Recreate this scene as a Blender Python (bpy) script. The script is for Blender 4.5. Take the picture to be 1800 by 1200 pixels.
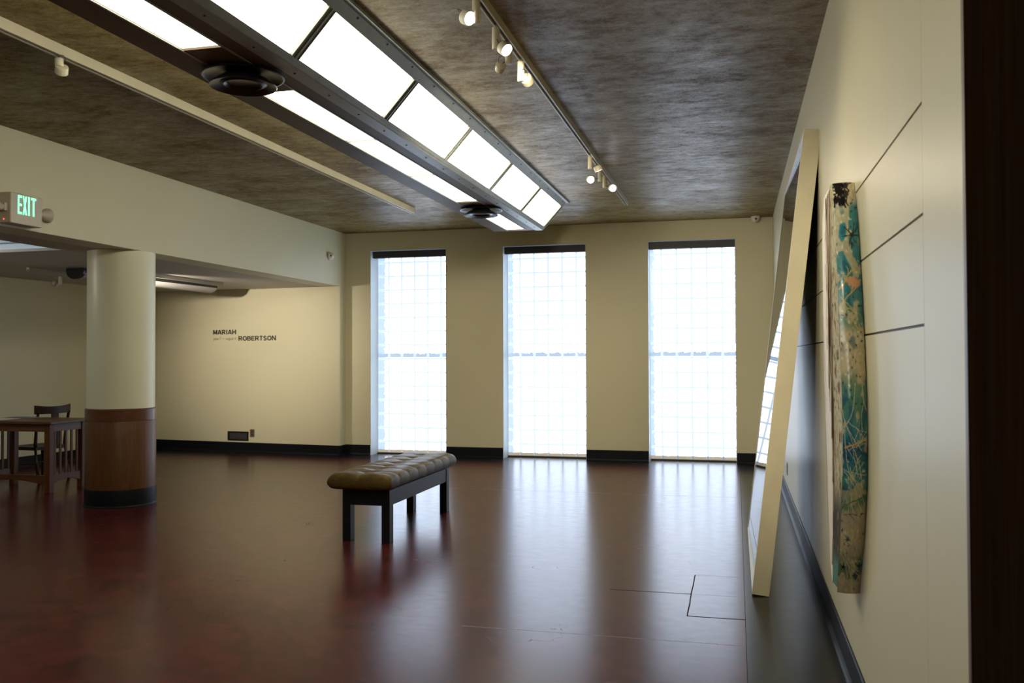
import bpy, bmesh, math, random
from mathutils import Vector, Matrix, noise as mnoise
random.seed(7)
for o in list(bpy.data.objects):
    bpy.data.objects.remove(o)
SC = bpy.context.scene
COL = SC.collection
PI = math.pi
R_ = math.radians

# ------------------------------------------------------------------ camera
CAM_H = 1.40
yaw, pitch, roll = R_(14.0636), R_(1.0359), R_(-0.1923)
cd = bpy.data.cameras.new('camera')
cam = bpy.data.objects.new('camera', cd)
COL.objects.link(cam)
fw = Vector((-math.sin(yaw)*math.cos(pitch), math.cos(yaw)*math.cos(pitch), math.sin(pitch)))
r0 = Vector((math.cos(yaw), math.sin(yaw), 0))
u0 = r0.cross(fw)
rr = r0*math.cos(roll)+u0*math.sin(roll)
uu = -r0*math.sin(roll)+u0*math.cos(roll)
M = Matrix((rr, uu, -fw)).transposed().to_4x4()
M.translation = Vector((0, 0, CAM_H))
cam.matrix_world = M
cd.sensor_width = 36.0
cd.lens = 36.0*1572.6/1800.0
cd.clip_start = 0.05
cd.dof.use_dof = True
cd.dof.focus_distance = 6.0
cd.dof.aperture_fstop = 5.6
SC.camera = cam

# ------------------------------------------------------------------ world, view
w = bpy.data.worlds.new('world')
SC.world = w
w.use_nodes = True
w.node_tree.nodes['Background'].inputs[0].default_value = (0.75, 0.87, 1.0, 1)
w.node_tree.nodes['Background'].inputs[1].default_value = 1.0
SC.view_settings.view_transform = 'Standard'
SC.view_settings.look = 'None'
SC.view_settings.gamma = 1.0
SC.view_settings.exposure = 0.0
SC.view_settings.use_curve_mapping = False
cy = SC.cycles
cy.use_denoising = True
cy.max_bounces = 10
cy.diffuse_bounces = 6
cy.glossy_bounces = 4
cy.sample_clamp_indirect = 6.0
cy.caustics_reflective = False
cy.caustics_refractive = False

WIN_E = 3.9      # daylight through the glass blocks
TROUGH_E = 7.2   # overhead light trough panels
SKY_E = 0.42     # skylight panel over the side room

# ------------------------------------------------------------------ dimensions
H = 3.215      # main ceiling
HB = 2.436     # beam underside, side-room ceiling
D = 12.05      # window wall
R = 0.472      # right wall
L = 5.518      # beam face
ZB = 0.149     # base height

# ------------------------------------------------------------------ material helpers
class NT:
    def __init__(s, name):
        s.m = bpy.data.materials.new(name)
        s.m.use_nodes = True
        s.t = s.m.node_tree
        s.b = s.t.nodes['Principled BSDF']
        s.pos = None
    def n(s, typ, **kw):
        nd = s.t.nodes.new(typ)
        for k, v in kw.items():
            setattr(nd, k, v)
        return nd
    def link(s, a, b):
        s.t.links.new(a, b)
    def set(s, sock, v):
        if isinstance(v, (int, float, tuple, list)):
            s.b.inputs[sock].default_value = v
        else:
            s.link(v, s.b.inputs[sock])
        return s
    def xyz(s):
        if s.pos is None:
            g = s.n('ShaderNodeNewGeometry')
            sp = s.n('ShaderNodeSeparateXYZ')
            s.link(g.outputs['Position'], sp.inputs[0])
            s.pos = (g.outputs['Position'], sp.outputs[0], sp.outputs[1], sp.outputs[2])
        return s.pos
    def math(s, op, a, b=None, c=None, clamp=False):
        nd = s.n('ShaderNodeMath', operation=op)
        nd.use_clamp = clamp
        for i, v in enumerate((a, b, c)):
            if v is None: continue
            if isinstance(v, (int, float)): nd.inputs[i].default_value = v
            else: s.link(v, nd.inputs[i])
        return nd.outputs[0]
    def noise(s, scale=5, detail=4, rough=0.5, vec=None, stretch=None, dist=0.0):
        nd = s.n('ShaderNodeTexNoise')
        nd.inputs['Scale'].default_value = scale
        nd.inputs['Detail'].default_value = detail
        nd.inputs['Roughness'].default_value = rough
        nd.inputs['Distortion'].default_value = dist
        if vec is None:
            vec = s.xyz()[0]
        if stretch:
            mp = s.n('ShaderNodeMapping')
            mp.inputs['Scale'].default_value = stretch
            s.link(vec, mp.inputs[0]); vec = mp.outputs[0]
        s.link(vec, nd.inputs['Vector'])
        return nd.outputs['Fac']
    def ramp(s, fac, stops):
        nd = s.n('ShaderNodeValToRGB')
        cr = nd.color_ramp
        while len(cr.elements) < len(stops): cr.elements.new(0.5)
        for e, (p, c) in zip(cr.elements, stops):
            e.position = p
            e.color = (*c, 1) if len(c) == 3 else c
        s.link(fac, nd.inputs[0])
        return nd.outputs[0]
    def mix(s, fac, a, b):
        nd = s.n('ShaderNodeMix', data_type='RGBA')
        for i, v in ((0, fac), (6, a), (7, b)):
            if isinstance(v, (int, float)): nd.inputs[i].default_value = v
            elif isinstance(v, (tuple, list)): nd.inputs[i].default_value = (*v, 1) if len(v) == 3 else v
            else: s.link(v, nd.inputs[i])
        return nd.outputs[2]
    def bump(s, h, strength=0.2, dist=0.01):
        nd = s.n('ShaderNodeBump')
        nd.inputs['Strength'].default_value = strength
        nd.inputs['Distance'].default_value = dist
        s.link(h, nd.inputs['Height'])
        s.link(nd.outputs[0], s.b.inputs['Normal'])
        return s

def simple(name, col, rough=0.5, metal=0.0, spec=0.5, var=0.06, scale=6.0, bump=0.0):
    k = NT(name)
    f = k.noise(scale, 4)
    a = tuple(max(0, c*(1-var)) for c in col); b = tuple(c*(1+var) for c in col)
    k.set('Base Color', k.ramp(f, [(0.3, a), (0.7, b)]))
    k.set('Roughness', rough).set('Metallic', metal).set('Specular IOR Level', spec)
    if bump: k.bump(k.noise(scale*20, 3), bump, 0.002)
    return k.m

def emit(name, col, strength):
    k = NT(name)
    k.set('Base Color', (0.8, 0.8, 0.8, 1))
    k.set('Emission Color', (*col, 1)).set('Emission Strength', strength).set('Roughness', 0.35)
    return k.m

def wood(name, c1, c2, rough=0.4, along='z', scale=1.0, spec=0.5):
    k = NT(name)
    st = {'z': (14, 14, 0.9), 'y': (14, 0.9, 14), 'x': (0.9, 14, 14)}[along]
    f = k.noise(2.2*scale, 6, 0.6, stretch=st, dist=0.6)
    g = k.noise(9*scale, 3, 0.5, stretch=st)
    f2 = k.math('ADD', k.math('MULTIPLY', f, 0.7), k.math('MULTIPLY', g, 0.3))
    k.set('Base Color', k.ramp(f2, [(0.36, c1), (0.64, c2)]))
    k.set('Roughness', rough).set('Specular IOR Level', spec)
    k.bump(f2, 0.08, 0.002)
    return k.m

# wall paint
def wall_paint(name, col, rough=0.5, spec=0.35):
    k = NT(name)
    f = k.noise(0.9, 3)
    k.set('Base Color', k.ramp(f, [(0.3, tuple(c*0.97 for c in col)), (0.7, tuple(c*1.03 for c in col))]))
    k.set('Roughness', rough).set('Specular IOR Level', spec)
    k.bump(k.noise(140, 2), 0.05, 0.002)
    return k.m
M_wall = wall_paint('cream wall paint', (0.60, 0.565, 0.395))
M_wallR = wall_paint('cream satin wall paint', (0.61, 0.57, 0.40), 0.36, 0.42)
M_soffit = wall_paint('grey soffit paint', (0.42, 0.40, 0.37), 0.55)
M_reveal = wall_paint('white reveal paint', (0.46, 0.50, 0.51), 0.4)
M_colpaint = wall_paint('column paint', (0.74, 0.72, 0.52), 0.36, 0.5)

# ceiling glaze: brown mottled plaster with a sheen
k = NT('brown glazed plaster')
a = k.noise(2.4, 10, 0.66, stretch=(0.8, 1.2, 1), dist=0.25)
b = k.noise(12, 9, 0.72, stretch=(0.7, 1.3, 1))
c = k.noise(60, 4, 0.7)
f = k.math('ADD', k.math('MULTIPLY', a, 0.36), k.math('MULTIPLY', b, 0.42))
f = k.math('ADD', f, k.math('MULTIPLY', c, 0.22))
k.set('Base Color', k.ramp(f, [(0.40, (0.125, 0.074, 0.022)), (0.48, (0.190, 0.130, 0.042)), (0.54, (0.225, 0.170, 0.068)), (0.62, (0.29, 0.245, 0.13))]))
k.set('Roughness', k.ramp(f, [(0.40, (0.50,)*3), (0.62, (0.38,)*3)]))
k.set('Specular IOR Level', k.ramp(f, [(0.44, (0.05,)*3), (0.62, (0.34,)*3)]))
k.set('Specular Tint', (1.0, 0.93, 0.78, 1))
k.bump(k.math('ADD', k.math('MULTIPLY', b, 0.35), c), 0.14, 0.004)
M_ceil = k.m

# floor: red-brown linoleum with black border, seams and a cut patch
k = NT('red brown linoleum')
P, X, Y, Z = k.xyz()
f = k.noise(7, 7, 0.65, dist=1.2)
g = k.noise(1.3, 3)
red = k.ramp(k.math('ADD', k.math('MULTIPLY', f, 0.75), k.math('MULTIPLY', g, 0.25)),
             [(0.35, (0.030, 0.006, 0.005)), (0.5, (0.068, 0.011, 0.010)), (0.66, (0.120, 0.019, 0.017))])
blk = k.ramp(f, [(0.35, (0.010, 0.010, 0.010)), (0.65, (0.026, 0.024, 0.022))])
inb = k.math('MAXIMUM', k.math('GREATER_THAN', X, 0.038), k.math('GREATER_THAN', Y, 11.60))
base = k.mix(inb, red, blk)
def seam(c, pos, w, lo, hi, other):
    d = k.math('ABSOLUTE', k.math('SUBTRACT', c, pos))
    m = k.math('LESS_THAN', d, w)
    m = k.math('MULTIPLY', m, k.math('GREATER_THAN', other, lo))
    return k.math('MULTIPLY', m, k.math('LESS_THAN', other, hi))
wob = k.math('MULTIPLY', k.math('SUBTRACT', k.noise(6, 2), 0.5), 0.008)
Xw = k.math('ADD', X, wob); Yw = k.math('ADD', Y, wob)
masks = [seam(Yw, 5.41, .006, -0.75, -0.268, X), seam(Xw, -0.268, .0035, 4.95, 5.89, Y),
         seam(Yw, 4.95, .007, -0.27, .035, X), seam(X, 0.037, .0012, 0, 11.6, Y)]
mk = masks[0]
for q in masks[1:]: mk = k.math('MAXIMUM', mk, q)
lmasks = [seam(Yw, 4.50, .005, -1.4, .035, X), seam(Yw, 5.89, .005, -0.27, .0, X), seam(Yw, 5.41, .004, -0.268, .035, X),
          seam(Yw, 9.2, .006, -8, .035, X), seam(Yw, 2.9, .006, -8, .035, X)]
ml = lmasks[0]
for q in lmasks[1:]: ml = k.math('MAXIMUM', ml, q)
base = k.mix(k.math('MULTIPLY', mk, 0.85), base, (0.008, 0.006, 0.006))
base = k.mix(k.math('MULTIPLY', ml, 0.25), base, (0.35, 0.30, 0.30))
k.set('Base Color', base)
# seams and scuffs: dull hairlines in the polish
n1_ = k.noise(1.7, 3, 0.5, dist=0.8); n2_ = k.noise(0.9, 2)
scf = k.math('LESS_THAN', k.math('ABSOLUTE', k.math('SUBTRACT', n1_, 0.47)), 0.0009)
scf = k.math('MULTIPLY', scf, k.math('GREATER_THAN', k.noise(2.1, 4, 0.6, stretch=(1, .7, 1)), 0.55))
line = k.math('MAXIMUM', mk, k.math('MULTIPLY', k.math('MAXIMUM', ml, scf), 0.25))
rg = k.ramp(k.noise(9, 8, 0.7, stretch=(1, 1.6, 1)), [(0.3, (0.205,)*3), (0.7, (0.250,)*3)])
k.set('Roughness', k.math('ADD', rg, k.math('MULTIPLY', line, 0.5), clamp=True))
k.set('Specular IOR Level', k.math('MULTIPLY', k.math('SUBTRACT', 1.0, k.math('MULTIPLY', line, 0.9)), 0.27))
scr = k.noise(70, 6, 0.65, stretch=(1.0, 2.0, 1))
hgt = k.math('SUBTRACT', k.math('MULTIPLY', scr, 0.5), k.math('MULTIPLY', line, 1.5))
k.bump(hgt, 0.03, 0.003)
M_floor = k.m

M_base = simple('black rubber base', (0.007, 0.008, 0.011), 0.45, 0, 0.14)
M_header = simple('dark steel header', (0.022, 0.022, 0.026), 0.5)
M_metal = simple('grey green painted steel', (0.25, 0.265, 0.24), 0.42, 0.1, 0.5, 0.10, 9)
M_troughpaint = simple('brown painted soffit board', (0.115, 0.078, 0.046), 0.5, 0, 0.18, 0.16, 3)
M_screw = simple('dark screw', (0.03, 0.03, 0.03), 0.4, 0.6)
M_diff = simple('gunmetal', (0.030, 0.031, 0.034), 0.30, 0.55, 0.5)
M_track = simple('cream track enamel', (0.44, 0.39, 0.27), 0.42)
M_slot = simple('track slot', (0.012, 0.011, 0.010), 0.5)
M_lampbody = simple('ivory lamp enamel', (0.58, 0.53, 0.38), 0.4)
M_wire = simple('black wire', (0.015, 0.013, 0.012), 0.5)
M_chrome = simple('chrome', (0.75, 0.75, 0.75), 0.15, 1.0)
M_panel_e = emit('trough panel glow', (1.0, 0.965, 0.78), TROUGH_E)
M_sky_e = emit('side skylight glow', (0.50, 0.68, 0.80), SKY_E)
M_bulb = emit('lamp glow', (1.0, 0.93, 0.98), 14.0)
M_bulb_off = simple('unlit lamp glass', (0.45, 0.45, 0.48), 0.15, 0.7)
M_exit = emit('exit green glow', (0.10, 0.95, 0.55), 1.15)
M_red = emit('red indicator', (1.0, 0.06, 0.05), 2.0)
M_sign = simple('sign housing', (0.52, 0.46, 0.36), 0.45)
M_white = simple('white plastic', (0.72, 0.69, 0.60), 0.35)
M_black = simple('black plastic', (0.012, 0.012, 0.014), 0.3)
M_frame = simple('ivory frame lacquer', (0.72, 0.66, 0.48), 0.33)
M_framew = simple('brightened frame lacquer', (0.78, 0.76, 0.70), 0.25)  # lighter than the frame: light on the inner lip put into its colour
M_text = simple('black vinyl lettering', (0.035, 0.030, 0.026), 0.5)
M_text2 = simple('grey vinyl lettering', (0.22, 0.19, 0.14), 0.5)
M_plate = simple('bronze outlet plate', (0.13, 0.105, 0.055), 0.4)
M_paper = simple('white paper', (0.62, 0.63, 0.62), 0.6)
M_wcol = wood('column veneer', (0.085, 0.033, 0.010), (0.135, 0.058, 0.019), 0.38, 'z', 1.3, 0.3)
M_wcolx = wood('column veneer band', (0.092, 0.030, 0.014), (0.140, 0.054, 0.025), 0.30, 'x', 1.0)
M_desk = wood('oak desk stain', (0.060, 0.020, 0.006), (0.115, 0.042, 0.013), 0.42, 'z', 1.0, 0.25)
M_deskx = wood('oak desk stain across', (0.062, 0.023, 0.009), (0.105, 0.042, 0.017), 0.36, 'x', 1.0, 0.3)
M_chair = wood('dark chair stain', (0.016, 0.007, 0.004), (0.032, 0.014, 0.008), 0.40, 'x', 1.0, 0.2)
M_door = wood('dark jamb stain', (0.010, 0.005, 0.002), (0.020, 0.011, 0.005), 0.9, 'z', 1.0, 0.0)
M_stop = wood('brown stop moulding', (0.10, 0.045, 0.03), (0.14, 0.07, 0.045), 0.4, 'z')
M_bench = simple('black bench lacquer', (0.009, 0.010, 0.013), 0.38, 0, 0.30)

# velvet cushion
k = NT('bronze velvet')
f = k.noise(30, 5, 0.6, stretch=(1, 1, 3)); g = k.noise(6, 3)
k.set('Base Color', k.ramp(k.math('ADD', k.math('MULTIPLY', f, 0.5), k.math('MULTIPLY', g, 0.5)), [(0.35, (0.050, 0.032, 0.010)), (0.65, (0.130, 0.085, 0.027))]))
k.set('Roughness', 0.42).set('Specular IOR Level', 0.22).set('Specular Tint', (1.0, 0.82, 0.5, 1))
k.set('Sheen Weight', 0.0).set('Sheen Roughness', 0.35).set('Sheen Tint', (0.75, 0.62, 0.38, 1))
k.bump(f, 0.25, 0.003)
M_velvet = k.m

# glass block: lit by daylight from outside; edge of each opening seen through wavy glass
def glass_block_mat(name, x0, x1, z0, z1):
    k = NT(name)
    P, X, Y, Z = k.xyz()
    wv = k.math('MULTIPLY', k.math('SUBTRACT', k.noise(26, 3, 0.6), 0.5), 0.085)
    Xw = k.math('ADD', X, wv); Zw = k.math('ADD', Z, wv)
    def band(c, lo, hi): return k.math('MULTIPLY', k.math('GREATER_THAN', c, lo), k.math('LESS_THAN', c, hi))
    edgeL = k.math('LESS_THAN', Xw, x0+(0.115 if x0 < -4 else 0.085 if x0 < -2 else 0.06))
    edgeR = k.math('GREATER_THAN', Xw, x1-0.012)
    edgeT = k.math('GREATER_THAN', Zw, z1-0.075)
    mid = k.math('MULTIPLY', k.math('LESS_THAN', Zw, 1.47), k.math('GREATER_THAN', Z, 1.412))
    bot = k.math('LESS_THAN', k.math('ADD', Z, k.math('MULTIPLY', wv, 0.25)), z0+0.060)
    fine = k.noise(9, 4, 0.6)
    c = k.ramp(fine, [(0.3, (0.63, 0.765, 0.98)), (0.7, (0.69, 0.80, 0.98))])
    e = k.mix(edgeL, c, (0.130, 0.175, 0.245))
    e = k.mix(edgeR, e, (0.15, 0.18, 0.25))
    e = k.mix(edgeT, e, (0.15, 0.18, 0.24))
    e = k.mix(mid, e, (0.095, 0.13, 0.185))
    e = k.mix(bot, e, (0.085, 0.070, 0.050))
    k.set('Base Color', (0.35, 0.38, 0.40, 1)).set('Roughness', 0.15)
    k.set('Emission Color', e).set('Emission Strength', WIN_E)
    return k.m
M_joint = emit('block joint backlit', (0.62, 0.74, 0.92), 1.15)
k = NT('block joint'); k.set('Base Color', (0.6, 0.65, 0.7, 1)); k.set('Emission Color', (0.64, 0.78, 0.95, 1)); k.set('Emission Strength', 0.88)  # weak glow of its own imitates daylight coming through the mortar
M_joint = k.m

# ------------------------------------------------------------------ mesh helpers
class MB:
    def __init__(s): s.v = []; s.f = []; s.mi = []
    def add(s, vs, fs, mi=0):
        o = len(s.v); s.v += [tuple(v) for v in vs]
        s.f += [tuple(i+o for i in f) for f in fs]; s.mi += [mi]*len(fs)
        return s
    def box(s, x0, x1, y0, y1, z0, z1, mi=0, mat=None):
        vs = [Vector(p) for p in ((x0,y0,z0),(x1,y0,z0),(x1,y1,z0),(x0,y1,z0),(x0,y0,z1),(x1,y0,z1),(x1,y1,z1),(x0,y1,z1))]
        if mat is not None: vs = [mat @ v for v in vs]
        return s.add(vs, [(0,3,2,1),(4,5,6,7),(0,1,5,4),(1,2,6,5),(2,3,7,6),(3,0,4,7)], mi)
    def prism(s, pts, axis, a, b, mi=0):
        def mk(p, t):
            if axis == 'y': return (p[0], t, p[1])
            if axis == 'x': return (t, p[0], p[1])
            return (p[0], p[1], t)
        n = len(pts)
        vs = [mk(p, a) for p in pts]+[mk(p, b) for p in pts]
        fs = [tuple(range(n))[::-1], tuple(range(n, 2*n))]+[(i, (i+1) % n, n+(i+1) % n, n+i) for i in range(n)]
        return s.add(vs, fs, mi)
    def lathe(s, prof, seg=48, mat=None, mi=0):
        vs = []; fs = []
        for (r, z) in prof:
            for i in range(seg):
                t = 2*PI*i/seg; vs.append(Vector((r*math.cos(t), r*math.sin(t), z)))
        if mat is not None: vs = [mat @ v for v in vs]
        for j in range(len(prof)-1):
            for i in range(seg):
                i2 = (i+1) % seg
                fs.append((j*seg+i, j*seg+i2, (j+1)*seg+i2, (j+1)*seg+i))
        if prof[0][0] > 1e-6: fs.append(tuple(range(seg))[::-1])
        if prof[-1][0] > 1e-6: fs.append(tuple((len(prof)-1)*seg+i for i in range(seg)))
        return s.add(vs, fs, mi)
    def tube(s, pts, r, seg=10, mi=0):
        pts = [Vector(p) for p in pts]; n = len(pts); rings = []
        up = Vector((0, 0, 1))
        rad = r if isinstance(r, (list, tuple)) else [r]*n
        vs = []
        for i, p in enumerate(pts):
            d = (pts[min(i+1, n-1)]-pts[max(i-1, 0)]).normalized()
            a = d.cross(up)
            if a.length < 1e-3: a = d.cross(Vector((1, 0, 0)))
            a.normalize(); b = d.cross(a).normalized()
            for j in range(seg):
                t = 2*PI*j/seg; vs.append(p+(a*math.cos(t)+b*math.sin(t))*rad[i])
        fs = [(i*seg+j, i*seg+(j+1) % seg, (i+1)*seg+(j+1) % seg, (i+1)*seg+j) for i in range(n-1) for j in range(seg)]
        fs += [tuple(range(seg))[::-1], tuple((n-1)*seg+j for j in range(seg))]
        return s.add(vs, fs, mi)
    def build(s, name, mats, parent=None, bevel=0, smooth=False, segs=2):
        me = bpy.data.meshes.new(name)
        me.from_pydata(s.v, [], s.f)
        bm = bmesh.new(); bm.from_mesh(me)
        bmesh.ops.remove_doubles(bm, verts=bm.verts, dist=1e-6)
        bmesh.ops.recalc_face_normals(bm, faces=bm.faces)
        bm.to_mesh(me); bm.free()
        if not isinstance(mats, (list, tuple)): mats = [mats]
        for m in mats: me.materials.append(m)
        if len(mats) > 1 and len(me.polygons) == len(s.mi):
            for p, i in zip(me.polygons, s.mi): p.material_index = i
        o = bpy.data.objects.new(name, me); COL.objects.link(o)
        if smooth:
            for p in me.polygons: p.use_smooth = True
            try:
                me.set_sharp_from_angle(angle=R_(smooth if smooth is not True else 40))
            except Exception: pass
        if bevel:
            md = o.modifiers.new('bevel', 'BEVEL'); md.width = bevel; md.segments = segs; md.limit_method = 'ANGLE'
        if parent is not None:
            o.parent = parent
        return o

def tag(o, label=None, cat=None, group=None, kind=None):
    if label: o['label'] = label
    if cat: o['category'] = cat
    if group: o['group'] = group
    if kind: o['kind'] = kind
    return o
def struct(o, label=None):
    o['kind'] = 'structure'
    if label: o['label'] = label
    return o
def empty(name, loc, rz=0):
    o = bpy.data.objects.new(name, None); COL.objects.link(o)
    o.location = loc; o.rotation_euler = (0, 0, rz); o.empty_display_size = 0.1
    return o
def copy_tree(o, parent=None):
    c = o.copy(); COL.objects.link(c); c.parent = parent
    for ch in list(o.children): copy_tree(ch, c)
    return c

# ------------------------------------------------------------------ room shell
FX0, FX1, FY0 = -9.6, 1.6, -3.0
struct(MB().box(FX0, FX1, FY0, 12.9, -0.12, 0).build('floor', M_floor), 'dark red-brown linoleum floor with a black border along the walls')
struct(MB().box(-L-0.02, R+0.3, FY0, 12.9, H, H+0.12).build('ceiling', M_ceil), 'mottled brown glazed plaster ceiling of the main gallery')

# window wall with three tall openings
wins = [(-5.132, -3.979), (-3.151, -1.979), (-1.143, 0.001)]
WT = 2.955
WD = 0.55
edges = [-L-0.25, *[e for p in wins for e in p], R+0.3]
m = MB()
for i in range(0, len(edges), 2):
    m.box(edges[i], edges[i+1], D, D+WD, 0, WT)
m.box(edges[0], edges[-1], D, D+WD, WT, H)
struct(m.build('wall_back', M_wall), 'cream end wall pierced by three tall glass block windows')
m = MB()
for k_, (a, b) in enumerate(wins):
    pass

BY = 12.33
phx = [-4.957, -2.968, -0.982]
def window(i):
    x0, x1 = wins[i]
    e = empty('window_%d' % (i+1), ((x0+x1)/2, D, 0))
    struct(e, ['glass block window nearest the low side room, leftmost of three', 'middle glass block window of the three', 'glass block window nearest the leaning frame, rightmost of three'][i])
    cx = (x0+x1)/2
    def loc(o): o.location = (-cx, -D, 0); return o
    # glass blocks, each bevelled, in one mesh
    xs = [phx[i]+0.2017*q for q in range(-3, 8)]
    zs = [0.180+0.2017*q for q in range(-2, 16)]
    g = 0.0145
    mb = MB()
    for xa, xb in zip(xs, xs[1:]):
        for za, zb_ in zip(zs, zs[1:]):
            a0, a1 = max(xa+g, x0), min(xb-g, x1); c0, c1 = max(za+g, 0.0), min(zb_-g, WT)
            if a1-a0 < 0.015 or c1-c0 < 0.015: continue
            b = 0.007
            vs = [(a0, BY+.008, c0), (a1, BY+.008, c0), (a1, BY+.008, c1), (a0, BY+.008, c1),
                  (a0+b, BY, c0+b), (a1-b, BY, c0+b), (a1-b, BY, c1-b), (a0+b, BY, c1-b)]
            mb.add(vs, [(4, 5, 6, 7), (0, 1, 5, 4), (1, 2, 6, 5), (2, 3, 7, 6), (3, 0, 4, 7)])
            vs = [(a0, BY+.008, c0), (a1, BY+.008, c0), (a1, BY+.008, c1), (a0, BY+.008, c1),
                  (a0, BY+.08, c0), (a1, BY+.08, c0), (a1, BY+.08, c1), (a0, BY+.08, c1)]
            mb.add(vs, [(4, 5, 6, 7), (0, 1, 5, 4), (1, 2, 6, 5), (2, 3, 7, 6), (3, 0, 4, 7)])
    loc(mb.build('glass_blocks', glass_block_mat('daylit glass block %d' % (i+1), x0, x1, 0.0, WT), e))
    # joints
    mb = MB()
    for x in xs:
        if x0 < x < x1: mb.box(x-g, x+g, BY+.004, BY+.075, .062, WT)
    for z in zs:
        if 0 < z < WT: mb.box(x0, x1, BY+.0045, BY+.074, z-g, z+g)
    loc(mb.build('mortar_joints', M_joint, e))
    loc(MB().box(x0, x1, BY-.19, BY-.13, 2.853, WT-.006).build('header', M_header, e))
    loc(MB().box(x0, x1, BY-.035, BY+.01, 0.0, 0.018).build('window_sill', M_header, e))
    # white painted reveals
    t = 0.006
    mb = MB()
    mb.box(x0, x0+t, D+.002, BY+.08, ZB*0+0.0, WT).box(x1-t, x1, D+.002, BY+.08, 0, WT).box(x0+t, x1-t, D+.002, BY+.08, WT-t, WT)
    loc(mb.build('reveal', M_reveal, e))
for i in range(3): window(i)

# right wall: near section, then boards with dark grooves between
YP = 2.50
m = MB().box(R, R+0.3, 2.03, YP, 0, H)
gr = [1.481, 1.769, 2.058]
zz = [0, *gr, H]
g = 0.004
for a, b in zip(zz, zz[1:]):
    m.box(R, R+0.016, YP+0.002, D, a+(g if a else 0), b-(g if b != H else 0))
m.box(R+0.016, R+0.3, YP, D, 0, H)
m.box(R, R+0.3, FY0, 1.15, 0, H)
m.box(R, R+0.3, 1.15, 2.03, 2.9, H)
struct(m.build('wall_right', M_wallR), 'cream right-hand wall of wide flush boards with dark grooves')
m = MB()
for z in gr: m.box(R+0.009, R+0.0162, YP+.004, D, z-g, z+g)  # dark strips fill the board grooves
struct(m.build('trim_1', M_slot), 'dark strips in the gaps between the boards of the right wall')

# dark door jamb at the right edge
dj = empty('door_1', (0.5, 1.5, 0)); struct(dj, 'dark stained wooden door jamb at the right edge of the view')
def loc(o, e): o.location = -e.location; return o
loc(MB().box(0.438, 0.70, 1.155, 1.915, 0, 2.9).build('door_frame', M_door, dj, 0.006), dj)
loc(MB().box(0.449, 0.70, 1.92, 1.965, 0, 2.9).build('door_casing', M_door, dj, 0.006), dj)
loc(MB().box(0.458, 0.60, 1.968, 2.028, 0, 2.9).build('door_stop', M_stop, dj, 0.008, segs=3), dj)

# beam and low side-room ceiling
m = MB().box(-L-0.30, -L, FY0, D, HB, H+0.1)
struct(m.build('wall_beam', M_wall), 'cream beam face above the opening to the low side room')
m = MB()
sx0, sx1, sy0, sy1 = -8.35, -6.19, 4.6, 7.22
m.box(FX0, sx0, FY0, 12.9, HB+.001, HB+.1).box(sx1, -L-.001, FY0, 12.9, HB+.001, HB+.1)
m.box(sx0, sx1, FY0, sy0, HB+.001, HB+.1).box(sx0, sx1, sy1, 12.9, HB+.001, HB+.1)
struct(m.build('ceiling_side', M_soffit), 'low grey ceiling of the side room')
sk = empty('skylight_panel', ((sx0+sx1)/2, (sy0+sy1)/2, HB+0.02)); tag(sk, 'pale blue ribbed ceiling panel above the side room desk', 'ceiling light')
loc(MB().box(sx0, sx1, sy0, sy1, HB+.03, HB+.04).build('diffuser', M_sky_e, sk), sk)
m = MB()
for q in range(1, 6):
    y = sy0+(sy1-sy0)*q/6; m.box(sx0, sx1, y-.006, y+.006, HB+.018, HB+.0295)
m.box(sx1-.02, sx1, sy0, sy1, HB+.002, HB+.029).box(sx0, sx1-.02, sy1-.02, sy1, HB+.002, HB+.029)
m.box(sx0, sx0+.02, sy0, sy1-.02, HB+.002, HB+.029).box(sx0+.02, sx1-.02, sy0, sy0+.02, HB+.002, HB+.029)
loc(m.build('panel_frame', M_soffit, sk), sk)

# angled title wall and left side wall
TA = Vector((-8.78, 12.20, 0)); TB = Vector((-5.518, 11.85, 0))
tdir = (TB-TA).normalized(); tn = Vector((-tdir.y, tdir.x, 0))   # tn points away from the viewer
tang = math.atan2(tdir.y, tdir.x)
p = [TA-tdir*0.4, TB, Vector((-5.518, 12.06, 0)), Vector((-5.518, 12.9, 0)), Vector((-9.6, 12.9, 0))]
struct(MB().prism([(q.x, q.y) for q in p], 'z', 0, HB).build('wall_title', M_wall), 'cream spotlit wall of the side room carrying the exhibition title')
lw = [(-8.755, 12.4), (-9.35, 3.0), (-9.35, FY0), (-9.6, FY0), (-9.6, 12.4)]
struct(MB().prism(lw, 'z', 0, HB).build('wall_left', M_wall), 'dim cream left wall of the side room')
struct(MB().box(FX0, FX1, FY0-0.15, FY0, 0, H+.1).build('wall_front', M_wall), 'cream wall behind the viewpoint')

# bases
def base_prism(pts_path, name, label, thick=0.010):
    """pts_path: polyline in plan; the visible side lies to the right of the direction of travel"""
    m = MB()
    for a, b in zip(pts_path, pts_path[1:]):
        a = Vector((*a, 0)); b = Vector((*b, 0)); d = (b-a).normalized(); n_ = Vector((d.y, -d.x, 0))
        prof = [(0, 0), (thick+.014, 0), (thick+.014, .006), (thick+.006, .016), (thick, .03), (thick, ZB-.006), (thick-.004, ZB), (0, ZB)]
        k_ = len(prof)
        vs = [a+n_*q[0]+Vector((0, 0, q[1])) for q in prof]+[b+n_*q[0]+Vector((0, 0, q[1])) for q in prof]
        m.add(vs, [tuple(range(k_))[::-1], tuple(range(k_, 2*k_))]+[(i, (i+1) % k_, k_+(i+1) % k_, k_+i) for i in range(k_)])
    return struct(m.build(name, M_base), label)
segs_ = [(-L, wins[0][0]), (wins[0][1], wins[1][0]), (wins[1][1], wins[2][0]), (wins[2][1], R)]
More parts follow.
